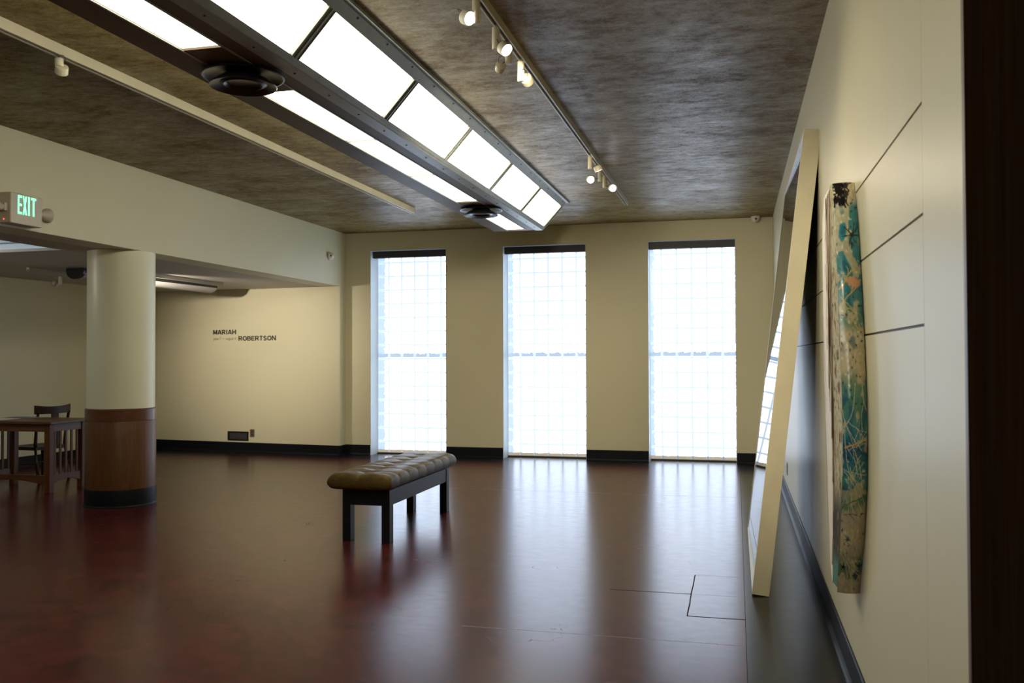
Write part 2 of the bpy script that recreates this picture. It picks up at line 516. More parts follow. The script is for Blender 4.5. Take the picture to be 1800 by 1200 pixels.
for i, (a, b) in enumerate(segs_):
    base_prism([(a, D), (b, D)], 'baseboard_back_%d' % (i+1), ['black base left of the first window', 'black base between first and middle windows', 'black base between middle and right windows', 'black base right of the last window'][i])
base_prism([(R, D-.024), (R, 2.03)], 'baseboard_right', 'black base along the right-hand wall')
base_prism([(TA.x+.02, TA.y-.002), (TB.x, TB.y), (TB.x, 12.03)], 'baseboard_title', 'black base below the title wall')
base_prism([(-9.35, 3.0), (-8.757, 12.37)], 'baseboard_left', 'black base along the left side wall')

# ------------------------------------------------------------------ column
c = empty('round_column', (-5.81, 7.53, 0)); tag(c, 'round cream column with a wood veneer skirt standing under the beam edge', 'column')
MB().lathe([(0.307, 0.90), (0.307, HB-.001)], 96).build('shaft', M_colpaint, c, smooth=30)
MB().lathe([(0.319, 0.165), (0.319, 0.806), (0.3175, 0.809)], 96).build('veneer_skirt', M_wcol, c, smooth=30)
MB().lathe([(0.3175, 0.8095), (0.321, 0.813), (0.321, 0.920), (0.312, 0.929)], 96).build('veneer_band', M_wcolx, c, smooth=30)
MB().lathe([(0.331, 0.0), (0.331, 0.006), (0.324, 0.018), (0.324, 0.150), (0.320, 0.166)], 96).build('column_base', M_base, c, smooth=30)

# ------------------------------------------------------------------ overhead light trough
TX0, TX1 = -2.78, -2.19     # flat underside
ZT = 2.90
UX = -1.905                 # right slope meets the ceiling
TY0, TY1 = -1.2, 10.255
tr = empty('light_trough', (-2.48, 4.5, H)); tag(tr, 'long overhead light trough with glowing sloped and flat white panels', 'ceiling light')
bars = [10.215, 9.04, 7.825, 6.54, 5.33, 4.115, 2.90, 1.68, 0.46, -0.76]
bh = 0.038
# panels of the underside
pl = [(9.02, 10.205), (6.953, 8.245), (5.725, 6.943), (4.54, 5.715), (2.60, 3.815), (1.39, 2.59), (0.17, 1.38), (-1.05, .16)]
PX0, PX1 = -2.612, -2.376
m = MB()
# flat underside boards with openings for panels
m.box(TX0, PX0, TY0, TY1, ZT, ZT+.012).box(PX1, TX1-.088, TY0, TY1, ZT, ZT+.012)
gaps = [TY0, -1.05, 3.815, 4.54, 8.245, 9.02, 10.205, TY1]
for a, b in zip(gaps[0::2], gaps[1::2]): m.box(PX0, PX1, a, b, ZT, ZT+.012)
loc(m.build('underside_board', M_troughpaint, tr), tr)
for a, b in pl:
    loc(MB().box(PX0+.004, PX1-.004, a+.004, b-.004, ZT+.010, ZT+.016).build('flat_panel', M_panel_e, tr), tr)
m = MB()
m.box(PX0, PX0+.012, -1.05, 10.205, ZT-.004, ZT).box(PX1-.012, PX1, -1.05, 10.205, ZT-.004, ZT)
for y in (6.948, 5.72, 2.595, 1.385, .165): m.box(PX0, PX1, y-.005, y+.005, ZT-.003, ZT+.009)
loc(m.build('panel_trim', M_metal, tr), tr)
m = MB()
m.prism([(TX0, ZT), (TX0-.02, ZT+.01), (-3.05, H-.002), (-3.02, H-.002), (TX0+.02, ZT+.013)], 'y', TY0, TY1)
m.prism([(TX0, ZT+.013), (TX1, ZT+.013), (UX-.03, H-.02), (-3.0, H-.02)], 'y', TY1-.012, TY1)
loc(m.build('left_side_board', M_troughpaint, tr), tr)
for a, b in zip(bars[1:], bars):  # unseen left-slope glow panels, added to brighten the beam and column
    vs = []
    for y in (a+bh, b-bh):
        for (x_, z_) in ((-2.825, 2.945), (-2.995, 3.145), (-2.999, 3.141), (-2.829, 2.941)): vs.append((x_-.012, y, z_))
    loc(MB().add(vs, [(0, 1, 2, 3), (7, 6, 5, 4), (0, 4, 5, 1), (1, 5, 6, 2), (2, 6, 7, 3), (3, 7, 4, 0)]).build('sloped_panel', M_panel_e, tr), tr)
# slope frame
sv = Vector((UX-TX1, 0, H-ZT)); sl = sv.length; sd = sv.normalized(); nd = Vector((sd.z, 0, -sd.x))  # outward down-right
def slope_box(mb, s0, s1, y0, y1, o0, o1, mi=0):
    vs = []
    for y in (y0, y1):
        for (s_, o_) in ((s0, o0), (s1, o0), (s1, o1), (s0, o1)):
            q = Vector((TX1, 0, ZT))+sd*s_+nd*o_
            vs.append((q.x, y, q.z))
    return mb.add(vs, [(0, 1, 2, 3), (7, 6, 5, 4), (0, 4, 5, 1), (1, 5, 6, 2), (2, 6, 7, 3), (3, 7, 4, 0)], mi)
S0, S1 = 0.040, 0.345
m = MB()
m.box(TX1-.088, TX1+.002, TY0, TY1, ZT-.006, ZT+.006)
slope_box(m, 0.0, S0, TY0, TY1, -.012, .002)
slope_box(m, 0.012, 0.020, TY0, TY1, .002, .006)
slope_box(m, S1, sl-.004, TY0, TY1, -.012, .002)
slope_box(m, S1+.018, S1+.028, TY0, TY1, .002, .008)
m.box(UX-.03, UX+.035, TY0, TY1, H-.010, H-.0005)
m.box(UX+.031, UX+.035, TY0, TY1, H-.022, H-.010)
loc(m.build('metal_rail', M_metal, tr), tr)
for y in bars:
    m = MB()
    slope_box(m, S0-.002, S1+.002, y-bh, y+bh, -.012, .001)
    slope_box(m, S0-.002, S1+.002, y-bh, y-bh+.008, .001, .006)
    slope_box(m, S0-.002, S1+.002, y+bh-.008, y+bh, .001, .006)
    slope_box(m, S0-.002, S1+.002, y-.006, y+.006, .001, .010)
    loc(m.build('glazing_bar', M_metal, tr), tr)
for a, b in zip(bars[1:], bars):
    m = MB(); slope_box(m, S0-.01, S1+.01, a+bh-.01, b-bh+.01, -.022, -.013)
    loc(m.build('sloped_panel', M_panel_e, tr), tr)
ys = [2.2+0.41*q for q in range(20)]
for y in ys:
    loc(MB().lathe([(0.006, 0), (0.006, 0.004)], 10, Matrix.Translation((TX1-.045, y, ZT-.010))).build('screw', M_screw, tr), tr)
    q = Vector((TX1, y+.1, ZT))+sd*(S1+.052)+nd*.002
    rot = nd.to_track_quat('Z', 'Y').to_matrix().to_4x4()
    loc(MB().lathe([(0.006, 0), (0.006, 0.004)], 10, Matrix.Translation(q) @ rot).build('screw', M_screw, tr), tr)

# round air diffusers under the trough
def air_diffuser(y, label, x):
    e = empty('air_diffuser', (x, y, ZT-.0065)); tag(e, label, 'air vent', 'round air diffusers under the light trough')
    MB().lathe([(0.12, -.001), (0.185, -.004), (0.207, -.010), (0.212, -.018), (0.205, -.020), (0.19, -.012), (0.13, -.002)], 64).build('outer_ring', M_diff, e, smooth=35)
    MB().lathe([(0.08, -.004), (0.13, -.030), (0.165, -.058), (0.174, -.064), (0.170, -.069), (0.12, -.052), (0.105, -.058), (0.098, -.060), (0.085, -.048), (0.05, -.044), (0.0, -.043)], 64).build('inner_cone', M_diff, e, smooth=35)
    return e
air_diffuser(4.19, 'dark round air diffuser between flat panels, the nearer of two', -2.50)
air_diffuser(8.62, 'dark round air diffuser near the far end of the trough', -2.475)

# ------------------------------------------------------------------ tracks
def track(name, x, y0, y1, label, z=H, rz=0, wdt=.036, hgt=.048):
    e = empty(name, (x, y0, z), rz); tag(e, label, 'light track')
    l = y1-y0
    m = MB().prism([(-wdt/2, 0), (-wdt/2, -hgt), (-.010, -hgt), (-.010, -hgt+.02), (.010, -hgt+.02), (.010, -hgt), (wdt/2, -hgt), (wdt/2, 0)], 'y', 0, l)
    m.build('track_rail', M_track, e)
    MB().box(-.0095, .0095, .002, l-.002, -hgt+.012, -hgt+.0195).build('track_slot', M_slot, e)
    return e
track('light_track', -1.225, -1.5, 10.42, 'cream ceiling track with seven spotlights, nearer the right wall')
track('light_track', -3.79, -1.5, 10.20, 'long cream ceiling track on the left with one spotlight', wdt=.055, hgt=.062)
track('light_track', -7.72, 8.42, 9.70, 'short pale track left of the column under the low grey ceiling', HB)
track('light_track', -6.83, 8.55, 10.92, 'pale track right of the column under the low grey ceiling', HB)

def spotlight(x, y, ztrack, label, off, face, lit=True, ch=.118, r=.0205, dr=.036, energy=0, spot=60, cat='spotlight', group='spotlights on the ceiling tracks', col=(1, .86, .62), cup=.045, blend=0.8, soft=None):
    """off: lamp head centre relative to the can bottom; face: direction the lamp faces"""
    e = empty('track_spotlight', (x, y, ztrack)); tag(e, label, cat, group)
    MB().lathe([(0.007, -.014), (0.007, 0.003)], 12).build('stem', M_chrome, e)
    MB().lathe([(r*.9, -.014-ch), (r, -.011-ch), (r, -.016), (r*.9, -.013)][::-1], 24).build('can', M_lampbody, e, smooth=40)
    hc = Vector((0, 0, -.014-ch))+Vector(off)
    f = Vector(face).normalized()
    rot = (-f).to_track_quat('Z', 'Y').to_matrix().to_4x4()
    mt = Matrix.Translation(hc) @ rot      # local -Z looks out
    hd = MB().lathe([(dr*.45, cup*.6), (dr*.95, cup*.45), (dr, cup*.35), (dr, -cup*.5), (dr*.93, -cup*.5), (dr*.90, cup*.1)], 28, mt).build('lamp_head', M_lampbody, e, smooth=40)
    MB().lathe([(dr*.86, -cup*.40), (dr*.5, -cup*.48), (0, -cup*.5)], 28, mt).build('lamp', M_bulb if lit else M_bulb_off, hd, smooth=60)
    # bracket and wire loop
    side = f.cross(Vector((0, 0, 1)))
    if side.length < .1: side = Vector((0, 1, 0))
    side.normalize()
    m = MB()
    bk = hc-f*cup*.5
    m.tube([Vector((0, 0, -.014-ch*.75)), (Vector((0, 0, -.014-ch*.75))+bk)*.5+side*.004, bk], .0035, 8)
    m.build('bracket', M_chrome, e, smooth=True)
    pts = []
    for q in range(13):
        t = q/12*1.75*PI
        pts.append(bk+Vector((0, 0, .006))-f*(.022*(1-math.cos(t)))*.9+side*(.018*math.sin(t))+Vector((0, 0, .018*(1-math.cos(t))*.6)))
    MB().tube(pts, .0018, 6).build('wire', M_wire, e, smooth=True)
    if lit and energy:
        ld = bpy.data.lights.new('spot', 'SPOT'); ld.energy = energy; ld.spot_size = R_(spot); ld.spot_blend = blend
        ld.shadow_soft_size = soft or dr*.8; ld.color = col
        lo = bpy.data.objects.new('lamp_light', ld); COL.objects.link(lo)
        lo.parent = e; lo.location = hc+f*(cup*.62+.004)
        lo.rotation_euler = f.to_track_quat('-Z', 'Y').to_euler()
    return e
ZK = H-.048
def aim(px, py, pz, tx, ty, tz): return (tx-px, ty-py, tz-pz)
spotlight(-1.225, 4.19, ZK, 'lit track spotlight at the top edge of the view, first in the near cluster', (-.045, -.01, .035), (.75, -.35, -.42), energy=22, spot=90)
spotlight(-1.225, 4.56, ZK, 'bright track spotlight facing the viewer, second in the near cluster', (.052, -.02, -.005), aim(-1.17, 4.5, 3.0, .47, 3.7, 1.5), energy=38, spot=80)
spotlight(-1.225, 4.83, ZK, 'track spotlight turned down left with a black wire loop, third in the near cluster', (-.045, 0, -.012), (-.36, .90, -.24), ch=.11, energy=560, spot=50, dr=.030, soft=.22, blend=1.0)
spotlight(-1.225, 5.13, ZK, 'track spotlight tipped toward the window end, last of the near cluster', (.030, .03, .018), (.14, .95, -.25), energy=400, spot=50, soft=.22, blend=1.0)
spotlight(-1.225, 7.72, ZK, 'track spotlight pointing down, first in the far cluster', (.062, .05, .012), (.35, .2, -.9), energy=8, spot=70, ch=.108)
spotlight(-1.225, 8.30, ZK, 'glowing track spotlight left of its can, middle of the far cluster', (-.088, -.02, .022), (.35, -.85, -.35), energy=5, spot=60, ch=.108)
spotlight(-1.225, 8.62, ZK, 'brightest track spotlight at the end of the far cluster', (.075, -.02, -.008), (.45, -.85, -.32), energy=12, spot=60, ch=.108)
spotlight(-1.225, 2.30, ZK, 'added fill spotlight out of view overhead, aimed at the paper artwork', (.05, .02, -.005), (1.5, 1.7, -1.5), energy=30, spot=70, blend=1.0)  # unseen fill lamp, added to warm the artwork and right wall
spotlight(-1.225, 1.40, ZK, 'added fill spotlight out of view overhead, aimed at the leaning frame', (.05, .02, -.005), (1.36, 4.05, -1.5), energy=330, spot=36, blend=1.0)  # unseen fill lamp, added to brighten the near side of the frame
spotlight(-3.79, 4.36, H-.062, 'unlit spotlight alone on the left ceiling track', (.0, .02, -.012), (-.5, .5, -.7), lit=False, ch=.045, r=.024)
spotlight(-7.72, 8.92, HB-.048, 'small spotlight on the side-room track left of the column', (-.065, -.01, .018), (.1, -.9, -.3), lit=False, ch=.10, r=.020)
# the lamp that washes the title wall, on the side-room track behind the column
spotlight(-6.83, 9.22, HB-.048, 'spotlight on the side-room track hidden by the column, washing the title wall', (-.045, .0, -.005), aim(-6.87, 9.22, 2.3, -6.80, 11.99, 1.60), energy=255, spot=84, ch=.05, col=(1, .88, .72), blend=1.0)

spotlight(-7.85, 6.05, HB, 'added side-room fill spotlight out of view to the left, facing the title wall', (.03, .03, -.01), (.35, 1, -.30), energy=42, spot=130, ch=.06, col=(1, .90, .76), blend=1.0)  # unseen lamp added as soft fill on the title wall
spotlight(-7.2, 3.6, HB, 'added side-room fill spotlight out of view to the left, facing the desk and left wall', (-.03, .03, -.01), (-.45, .8, -.35), energy=30, spot=130, ch=.06, col=(1, .90, .76), blend=1.0)  # unseen lamp added to lift the desk corner and left wall

# long half-round trough under the low ceiling
e = empty('ceiling_trough', (-7.30, 8.66, HB), R_(-4.3)); tag(e, 'long pale half-round trough with black top edge under the low grey ceiling', 'ceiling fixture')
prof = [(-.12, 0), (-.12, -.035)]+[(-.12*math.cos(t*PI/16), -.035-.085*math.sin(t*PI/16)) for t in range(1, 16)]+[(.12, -.035), (.12, 0)]
MB().prism(prof, 'y', .03, 2.42).build('trough_body', M_soffit, e, smooth=30)
MB().prism([(a*1.04, b*1.04) for a, b in prof], 'y', 0, .03).build('end_cap', M_black, e)
MB().box(.121, .126, .03, 2.42, -.055, 0).build('edge_strip', M_black, e)

# ------------------------------------------------------------------ security domes
def dome(name, loc_, rot, label):
    e = empty(name, loc_); e.rotation_euler = rot; tag(e, label, 'security camera', 'white security sensors')
    MB().lathe([(0.058, 0), (0.058, -.010), (0.052, -.02), (0.046, -.045), (0.030, -.066), (0.0, -.074)], 28).build('housing', M_white, e, smooth=45)
    MB().lathe([(0.013, 0), (0.011, .004), (0, .006)], 16, Matrix.Translation((0.0, -.0475, -.036)) @ Matrix.Rotation(R_(75), 4, 'X')).build('lens', M_black, e, smooth=60)
dome('security_camera', (0.255, 11.96, H), (0, 0, R_(5)), 'small white camera on the ceiling above the right window')
dome('security_camera', (-L+.0, 11.50, 2.83), (R_(0), R_(-90), R_(15)), 'small white camera on the beam end near the corner')

# ------------------------------------------------------------------ exit sign
e = empty('exit_sign', (-L, 5.876, 2.572)); tag(e, 'cream exit sign box with glowing green letters on the beam', 'exit sign')
MB().box(0, .118, -.161, .161, -.119, .119).build('housing', M_sign, e, .006)
m = MB()
def yb(y0, y1, z0, z1): m.box(.1185, .1215, y0-5.876, y1-5.876, z0-2.572, z1-2.572)
zt, zb_ = 2.676, 2.530; s = .0115
y0 = 5.783
yb(y0, y0+.014, zb_, zt); yb(y0+.014, y0+.040, zt-.018, zt); yb(y0+.014, y0+.040, (zt+zb_)/2-.009, (zt+zb_)/2+.009); yb(y0+.014, y0+.040, zb_, zb_+.018)
y0 = 5.832
for sgn in (1, -1):
    pts = [(y0, zt), (y0+.014, zt), (y0+.043, zb_), (y0+.029, zb_)] if sgn == 1 else [(y0+.029, zt), (y0+.043, zt), (y0+.014, zb_), (y0, zb_)]
    pts = [(a-5.876, b-2.572) for a, b in pts]
    m.prism(pts, 'x', .1185, .1215 if sgn == 1 else .1213)
y0 = 5.887
yb(y0, y0+.016, zb_, zt)
y0 = 5.918
yb(y0, y0+.050, zt-.018, zt); yb(y0+.017, y0+.033, zb_, zt-.018)
m.build('exit_letters', M_exit, e)
MB().lathe([(.005, 0), (.005, .004), (0, .006)], 12, Matrix.Translation((.055, -.161, -.09)) @ Matrix.Rotation(R_(90), 4, 'X')).build('indicator', M_red, e)
for sgn in (-1, 1):
    y = sgn*(.161)
    a = MB().box(.030, .09, min(y, y+sgn*.03), max(y, y+sgn*.03), -.03, .035)
    lh = a.build('lamp_bracket', M_sign, e, .004)
    rot = Matrix.Rotation(R_(-90*sgn), 4, 'X')
    if True:
        MB().lathe([(.024, 0), (.028, .03), (.050, .062), (.060, .080), (.060, .098), (.052, .104), (0, .108)], 28, Matrix.Translation((.062, y+sgn*.028, .0)) @ rot).build('emergency_lamp', M_sign, lh, smooth=40)

# ------------------------------------------------------------------ lettering on the title wall
def arc(cx, cy, rx, ry, a0, a1, n=10):
    return [(cx+rx*math.cos(R_(a0+(a1-a0)*q/n)), cy+ry*math.sin(R_(a0+(a1-a0)*q/n))) for q in range(n+1)]
# strokes in a 0..1 tall cell: (advance width, [polylines])
GL = {
 'M': (.86, [[(.09, 0), (.09, 1)], [(.12, .95), (.43, .10)], [(.43, .10), (.74, .95)], [(.77, 0), (.77, 1)]]),
 'A': (.80, [[(.07, 0), (.37, 1)], [(.43, 1), (.73, 0)], [(.18, .28), (.62, .28)]]),
 'R': (.78, [[(.09, 0), (.09, 1)], [(.09, .91), (.42, .91)]+arc(.42, .68, .22, .23, 90, -90)+[(.09, .45)], [(.40, .45), (.70, 0)]]),
 'I': (.30, [[(.15, 0), (.15, 1)]]),
 'H': (.78, [[(.09, 0), (.09, 1)], [(.69, 0), (.69, 1)], [(.09, .5), (.69, .5)]]),
 'O': (.86, [arc(.43, .5, .34, .42, 0, 360, 28)]),
 'B': (.76, [[(.09, 0), (.09, 1)], [(.09, .91), (.40, .91)]+arc(.40, .72, .20, .19, 90, -90)+[(.09, .53)], [(.09, .53), (.42, .53)]+arc(.42, .31, .24, .22, 90, -90)+[(.09, .09)]]),
 'E': (.70, [[(.09, 0), (.09, 1)], [(.09, .91), (.66, .91)], [(.09, .51), (.60, .51)], [(.09, .09), (.67, .09)]]),
 'T': (.70, [[(.35, 0), (.35, .95)], [(.02, .91), (.68, .91)]]),
 'S': (.74, [arc(.37, .71, .25, .205, 25, 180, 10)+arc(.36, .71, .24, .205, 180, 262, 6)+arc(.38, .295, .25, .21, 80, 0, 6)+arc(.37, .295, .26, .21, 0, -155, 10)]),
 'N': (.80, [[(.09, 0), (.09, 1)], [(.12, .93), (.68, .07)], [(.71, 0), (.71, 1)]]),
}
def stroke_text(body, width, height, name, mat, parent, s0, zbase, wt=.215, gap=.10):
    tot = sum(GL[c_][0]+gap for c_ in body)-gap
    sx = width/tot; sz = height
    m = MB(); pen = 0; lay = 0
    for c_ in body:
        for pl_ in GL[c_][1]:
            n_ = len(pl_); h_ = wt/2; vs = []; lay += 1
            dz = .00004*(lay % 5)
            for i_, p_ in enumerate(pl_):
                a_ = pl_[max(0, i_-1)]; b_ = pl_[min(n_-1, i_+1)]
                if n_ > 20 and pl_[0] == pl_[-1] or (c_ == 'O'):
                    a_ = pl_[(i_-1) % (n_-1)]; b_ = pl_[(i_+1) % (n_-1)]
                d_ = Vector((b_[0]-a_[0], b_[1]-a_[1])); d_.normalize(); q_ = Vector((-d_.y, d_.x))*h_
                for sg in (1, -1):
                    x_ = s0+(pen+p_[0]+q_.x*sg)*sx; z_ = zbase+min(1.0, max(0.0, p_[1]+q_.y*sg))*sz
                    vs += [(x_, -.0012, z_), (x_, -.0030-dz, z_)]
            fs = []
            for i_ in range(n_-1):
                o_ = i_*4
                fs += [(o_+1, o_+3, o_+7, o_+5), (o_, o_+4, o_+6, o_+2), (o_, o_+1, o_+5, o_+4), (o_+2, o_+6, o_+7, o_+3)]
            fs += [(0, 2, 3, 1), (n_*4-4, n_*4-3, n_*4-1, n_*4-2)]
            o0 = len(m.v); m.v += vs; m.f += [tuple(k_+o0 for k_ in f_) for f_ in fs]; m.mi += [0]*len(fs)
        pen += GL[c_][0]+gap
    return m.build(name, mat, parent)
def text_mesh(body, width, height, name, mat, parent, s0, zbase, bold=0.0, spacing=1.0):
    cu = bpy.data.curves.new(name, 'FONT'); cu.body = body; cu.size = 1.0; cu.extrude = 0.0; cu.offset = bold; cu.space_character = spacing
    to = bpy.data.objects.new(name+'_tmp', cu); COL.objects.link(to)
    dg = bpy.context.evaluated_depsgraph_get(); dg.update()
    me = bpy.data.meshes.new_from_object(to.evaluated_get(dg))
    bpy.data.objects.remove(to)
    xs = [v.co.x for v in me.vertices]; ys_ = [v.co.y for v in me.vertices]
    x0, x1, y1 = min(xs), max(xs), max(ys_)
    capb = 0.0
    sx = width/(x1-x0); sy = height/(y1-capb)
    bm = bmesh.new(); bm.from_mesh(me)
    geom = bmesh.ops.extrude_face_region(bm, geom=bm.faces[:])
    vs = [g_ for g_ in geom['geom'] if isinstance(g_, bmesh.types.BMVert)]
    for v in vs: v.co.z += 1.0
    for v in bm.verts:
        sx_ = (v.co.x-x0)*sx; sz = (v.co.y-capb)*sy; dd = v.co.z*.002
        v.co = Vector((s0+sx_, -.0015-dd, zbase+sz))
    bmesh.ops.recalc_face_normals(bm, faces=bm.faces)
    bm.to_mesh(me); bm.free()
    me.materials.clear(); me.materials.append(mat)
    o = bpy.data.objects.new(name, me); COL.objects.link(o); o.parent = parent
    return o
def text_mesh(body, width, height, name, mat, parent, s0, zbase):
    cu = bpy.data.curves.new(name, 'FONT'); cu.body = body; cu.size = 1.0
    to = bpy.data.objects.new(name+'_tmp', cu); COL.objects.link(to)
    dg = bpy.context.evaluated_depsgraph_get(); dg.update()
    me = bpy.data.meshes.new_from_object(to.evaluated_get(dg))
    bpy.data.objects.remove(to)
    xs = [v.co.x for v in me.vertices]; ys_ = [v.co.y for v in me.vertices]
    x0, x1, y1 = min(xs), max(xs), max(ys_)
    sx = width/(x1-x0); sy = height/y1
    bm = bmesh.new(); bm.from_mesh(me)
    geom = bmesh.ops.extrude_face_region(bm, geom=bm.faces[:])
    for v in [g_ for g_ in geom['geom'] if isinstance(g_, bmesh.types.BMVert)]: v.co.z += 1.0
    for v in bm.verts:
        v.co = Vector((s0+(v.co.x-x0)*sx, -.0012-v.co.z*.0016, zbase+v.co.y*sy))
    bmesh.ops.recalc_face_normals(bm, faces=bm.faces)
    bm.to_mesh(me); bm.free()
    me.materials.clear(); me.materials.append(mat)
    o = bpy.data.objects.new(name, me); COL.objects.link(o); o.parent = parent
    return o
tw = empty('wall_lettering', (TA.x, TA.y, 0), tang); tag(tw, 'black exhibition title lettering on the spotlit side-room wall', 'lettering')
stroke_text('MARIAH', .415, .070, 'first_name', M_text, tw, 1.078, 1.766)
stroke_text('ROBERTSON', .66, .070, 'last_name', M_text, tw, 1.541, 1.668)
text_mesh('june 7 — august 4', .41, .042, 'dates', M_text2, tw, 1.084, 1.684)

# vent and outlet low on the title wall
e = empty('wall_vent', (TA.x, TA.y, 0), tang); tag(e, 'black framed floor-level vent in the title wall', 'vent')
m = MB()
a0, a1, c0, c1 = 1.354, 1.723, .174, .310
m.box(a0, a1, -.012, -.001, c0, c0+.022).box(a0, a1, -.012, -.001, c1-.022, c1).box(a0, a0+.03, -.012, -.001, c0+.022, c1-.022).box(a1-.03, a1, -.012, -.001, c0+.022, c1-.022)
m.build('vent_frame', M_black, e, .002)
m = MB().box(a0+.03, a1-.03, -.003, -.001, c0+.022, c1-.022)
for q in range(9):
    x = a0+.045+q*.035; m.box(x, x+.014, -.010, -.003, c0+.022, c1-.022)
m.build('grille', simple('vent grille', (.05, .05, .045), .4), e)
e = empty('outlet_plate', (TA.x, TA.y, 0), tang); tag(e, 'small bronze outlet plate right of the black vent', 'outlet')
MB().box(1.750, 1.828, -.006, -.001, .232, .348).build('plate', M_plate, e, .002)
m = MB()
for z in (.268, .312): m.box(1.776, 1.802, -.0075, -.0062, z-.013, z+.013)
m.build('socket', M_header, e)
e = empty('outlet_plate', (R, 9.05, .32)); tag(e, 'small outlet plate low on the right wall behind the leaning frame', 'outlet')
MB().box(-.006, -.0005, -.04, .04, -.06, .06).build('plate', M_plate, e, .002)
m = MB()
for z in (-.022, .022): m.box(-.0075, -.0062, -.013, .013, z-.013, z+.013)
m.build('socket', M_header, e)

# ------------------------------------------------------------------ bench
e = empty('upholstered_bench', (-2.75, 7.09, 0)); tag(e, 'long black bench with a tufted bronze velvet cushion in mid floor', 'bench')
bx0, bx1, by0, by1 = -2.943+2.75, -2.557+2.75, 6.37-7.09, 7.825-7.09
lw_, ld_ = .066, .080
for sx in (0, 1):
    for sy in (0, 1):
        x = bx0 if sx == 0 else bx1-lw_
        y = by0 if sy == 0 else by1-ld_
        MB().box(x, x+lw_, y, y+ld_, 0, .395).build('leg', M_bench, e, .003)
m = MB()
m.box(bx0+lw_, bx1-lw_, by0+.004, by0+.030, .277, .395).box(bx0+lw_, bx1-lw_, by1-.030, by1-.004, .277, .395)
m.box(bx0+.004, bx0+.030, by0+ld_, by1-ld_, .277, .395).box(bx1-.030, bx1-.004, by0+ld_, by1-ld_, .277, .395)
m.build('apron', M_bench, e, .002)
# tufted cushion: closed sheet with a boxy rounded rim
cx0, cx1, cy0, cy1 = -3.030+2.75, -2.510+2.75, 6.270-7.09, 7.905-7.09
NX, NY = 80, 260
ncol, nrow = 2, 8
def rim(e_, w_):
    if e_ >= w_: return 1.0
    t = 1-e_/w_
    return max(0.0, 1-t**2.6)**(1/2.6)
vs = []; fs = []
def cpt(i, j, top):
    u = i/NX; v = j/NY
    u = .5-.5*math.cos(PI*u)*.75-.5*.25*(1-2*u); v = .5-.5*math.cos(PI*v)*.35-.5*.65*(1-2*v)
    sx_ = abs(math.sin(PI*nrow*v)); sy_ = abs(math.sin(PI*ncol*u))
    X_ = cx0+(cx1-cx0)*u; Y_ = cy0+(cy1-cy0)*v
    du = min(u, 1-u)*(cx1-cx0); dv = min(v, 1-v)*(cy1-cy0)
    rd = rim(du, .070)*rim(dv, .055)
    # rows bulge outwards a little between the seams
    edge = 1-min(1, du/.09)
    X_ += (1 if u > .5 else -1)*edge*.003*(sx_**.6-.6)
    edge = 1-min(1, dv/.09)
    Y_ += (1 if v > .5 else -1)*edge*.007*(sy_**.6-.6)
    if not top: return (X_, Y_, .455-.052*rd)
    near = min(1, du/.05)*min(1, dv/.05)
    tuft = .022*(1-sx_**.7)*(.25+.75*(1-sy_))+.010*(1-sy_**.6)
    wob = .004*mnoise.noise(Vector((X_*14, Y_*14, 0)))
    return (X_, Y_, .455+(.074-tuft*(.55+.45*near)+wob)*rd)
for t in (1, 0):
    for j in range(NY+1):
        for i in range(NX+1): vs.append(cpt(i, j, t))
top_n = len(vs)//2
def idx(i, j, t=0): return t*top_n+j*(NX+1)+i
for j in range(NY):
    for i in range(NX):
        fs.append((idx(i, j), idx(i+1, j), idx(i+1, j+1), idx(i, j+1)))
        fs.append((idx(i, j+1, 1), idx(i+1, j+1, 1), idx(i+1, j, 1), idx(i, j, 1)))
cu = MB().add(vs, fs).build('cushion', M_velvet, e, smooth=80)
for a in range(1, ncol):
    for b in range(1, nrow):
        x = cx0+(cx1-cx0)*a/ncol; y = cy0+(cy1-cy0)*b/nrow
        MB().lathe([(.011, -.006), (.011, .001), (.006, .004), (0, .005)], 14, Matrix.Translation((x, y, .4985))).build('button', M_velvet, cu, smooth=60)

# ------------------------------------------------------------------ leaning frame
ang = math.atan2(.315, 2.72)
e = empty('leaning_frame', (0.176, 5.45, 0)); tag(e, 'very tall ivory framed picture standing on the floor and leaning against the wall', 'framed picture')
e.rotation_euler = (0, ang, 0)
HT, T, LN = 2.735, .098, 2.04
fr = .026
# local: x from -T (front) to 0 (back), z up, y 0..LN
m = MB()
m.box(-T, 0, 0, fr, 0, HT).box(-T, 0, LN-fr, LN, 0, HT).box(-T, 0, fr, LN-fr, 0, fr).box(-T, 0, fr, LN-fr, HT-fr, HT)
m.build('frame', M_frame, e, .0015)
MB().box(-.035, -.020, fr, LN-fr, fr, HT-fr).build('picture', simple('muted tan print', (.20, .18, .14), .5, 0, .4, .25, 2.2), e)
m = MB()
m.box(-T+.002, -T+.03, fr+.001, LN-fr-.001, HT-fr-.006, HT-fr-.0005)
m.build('inner_lip', M_framew, e)
k = NT('picture glazing'); k.set('Base Color', (1, 1, 1, 1)).set('Roughness', .012).set('IOR', 1.5).set('Specular IOR Level', .5)
tb = k.n('ShaderNodeBsdfTransparent'); gb = k.n('ShaderNodeBsdfGlossy'); fz = k.n('ShaderNodeFresnel'); mx = k.n('ShaderNodeMixShader')
gb.inputs['Roughness'].default_value = .015; fz.inputs['IOR'].default_value = 1.65
k.link(fz.outputs[0], mx.inputs[0]); k.link(tb.outputs[0], mx.inputs[1]); k.link(gb.outputs[0], mx.inputs[2])
k.link(mx.outputs[0], k.t.nodes['Material Output'].inputs[0])
gm = MB(); gn = 24; gv = []; gf = []
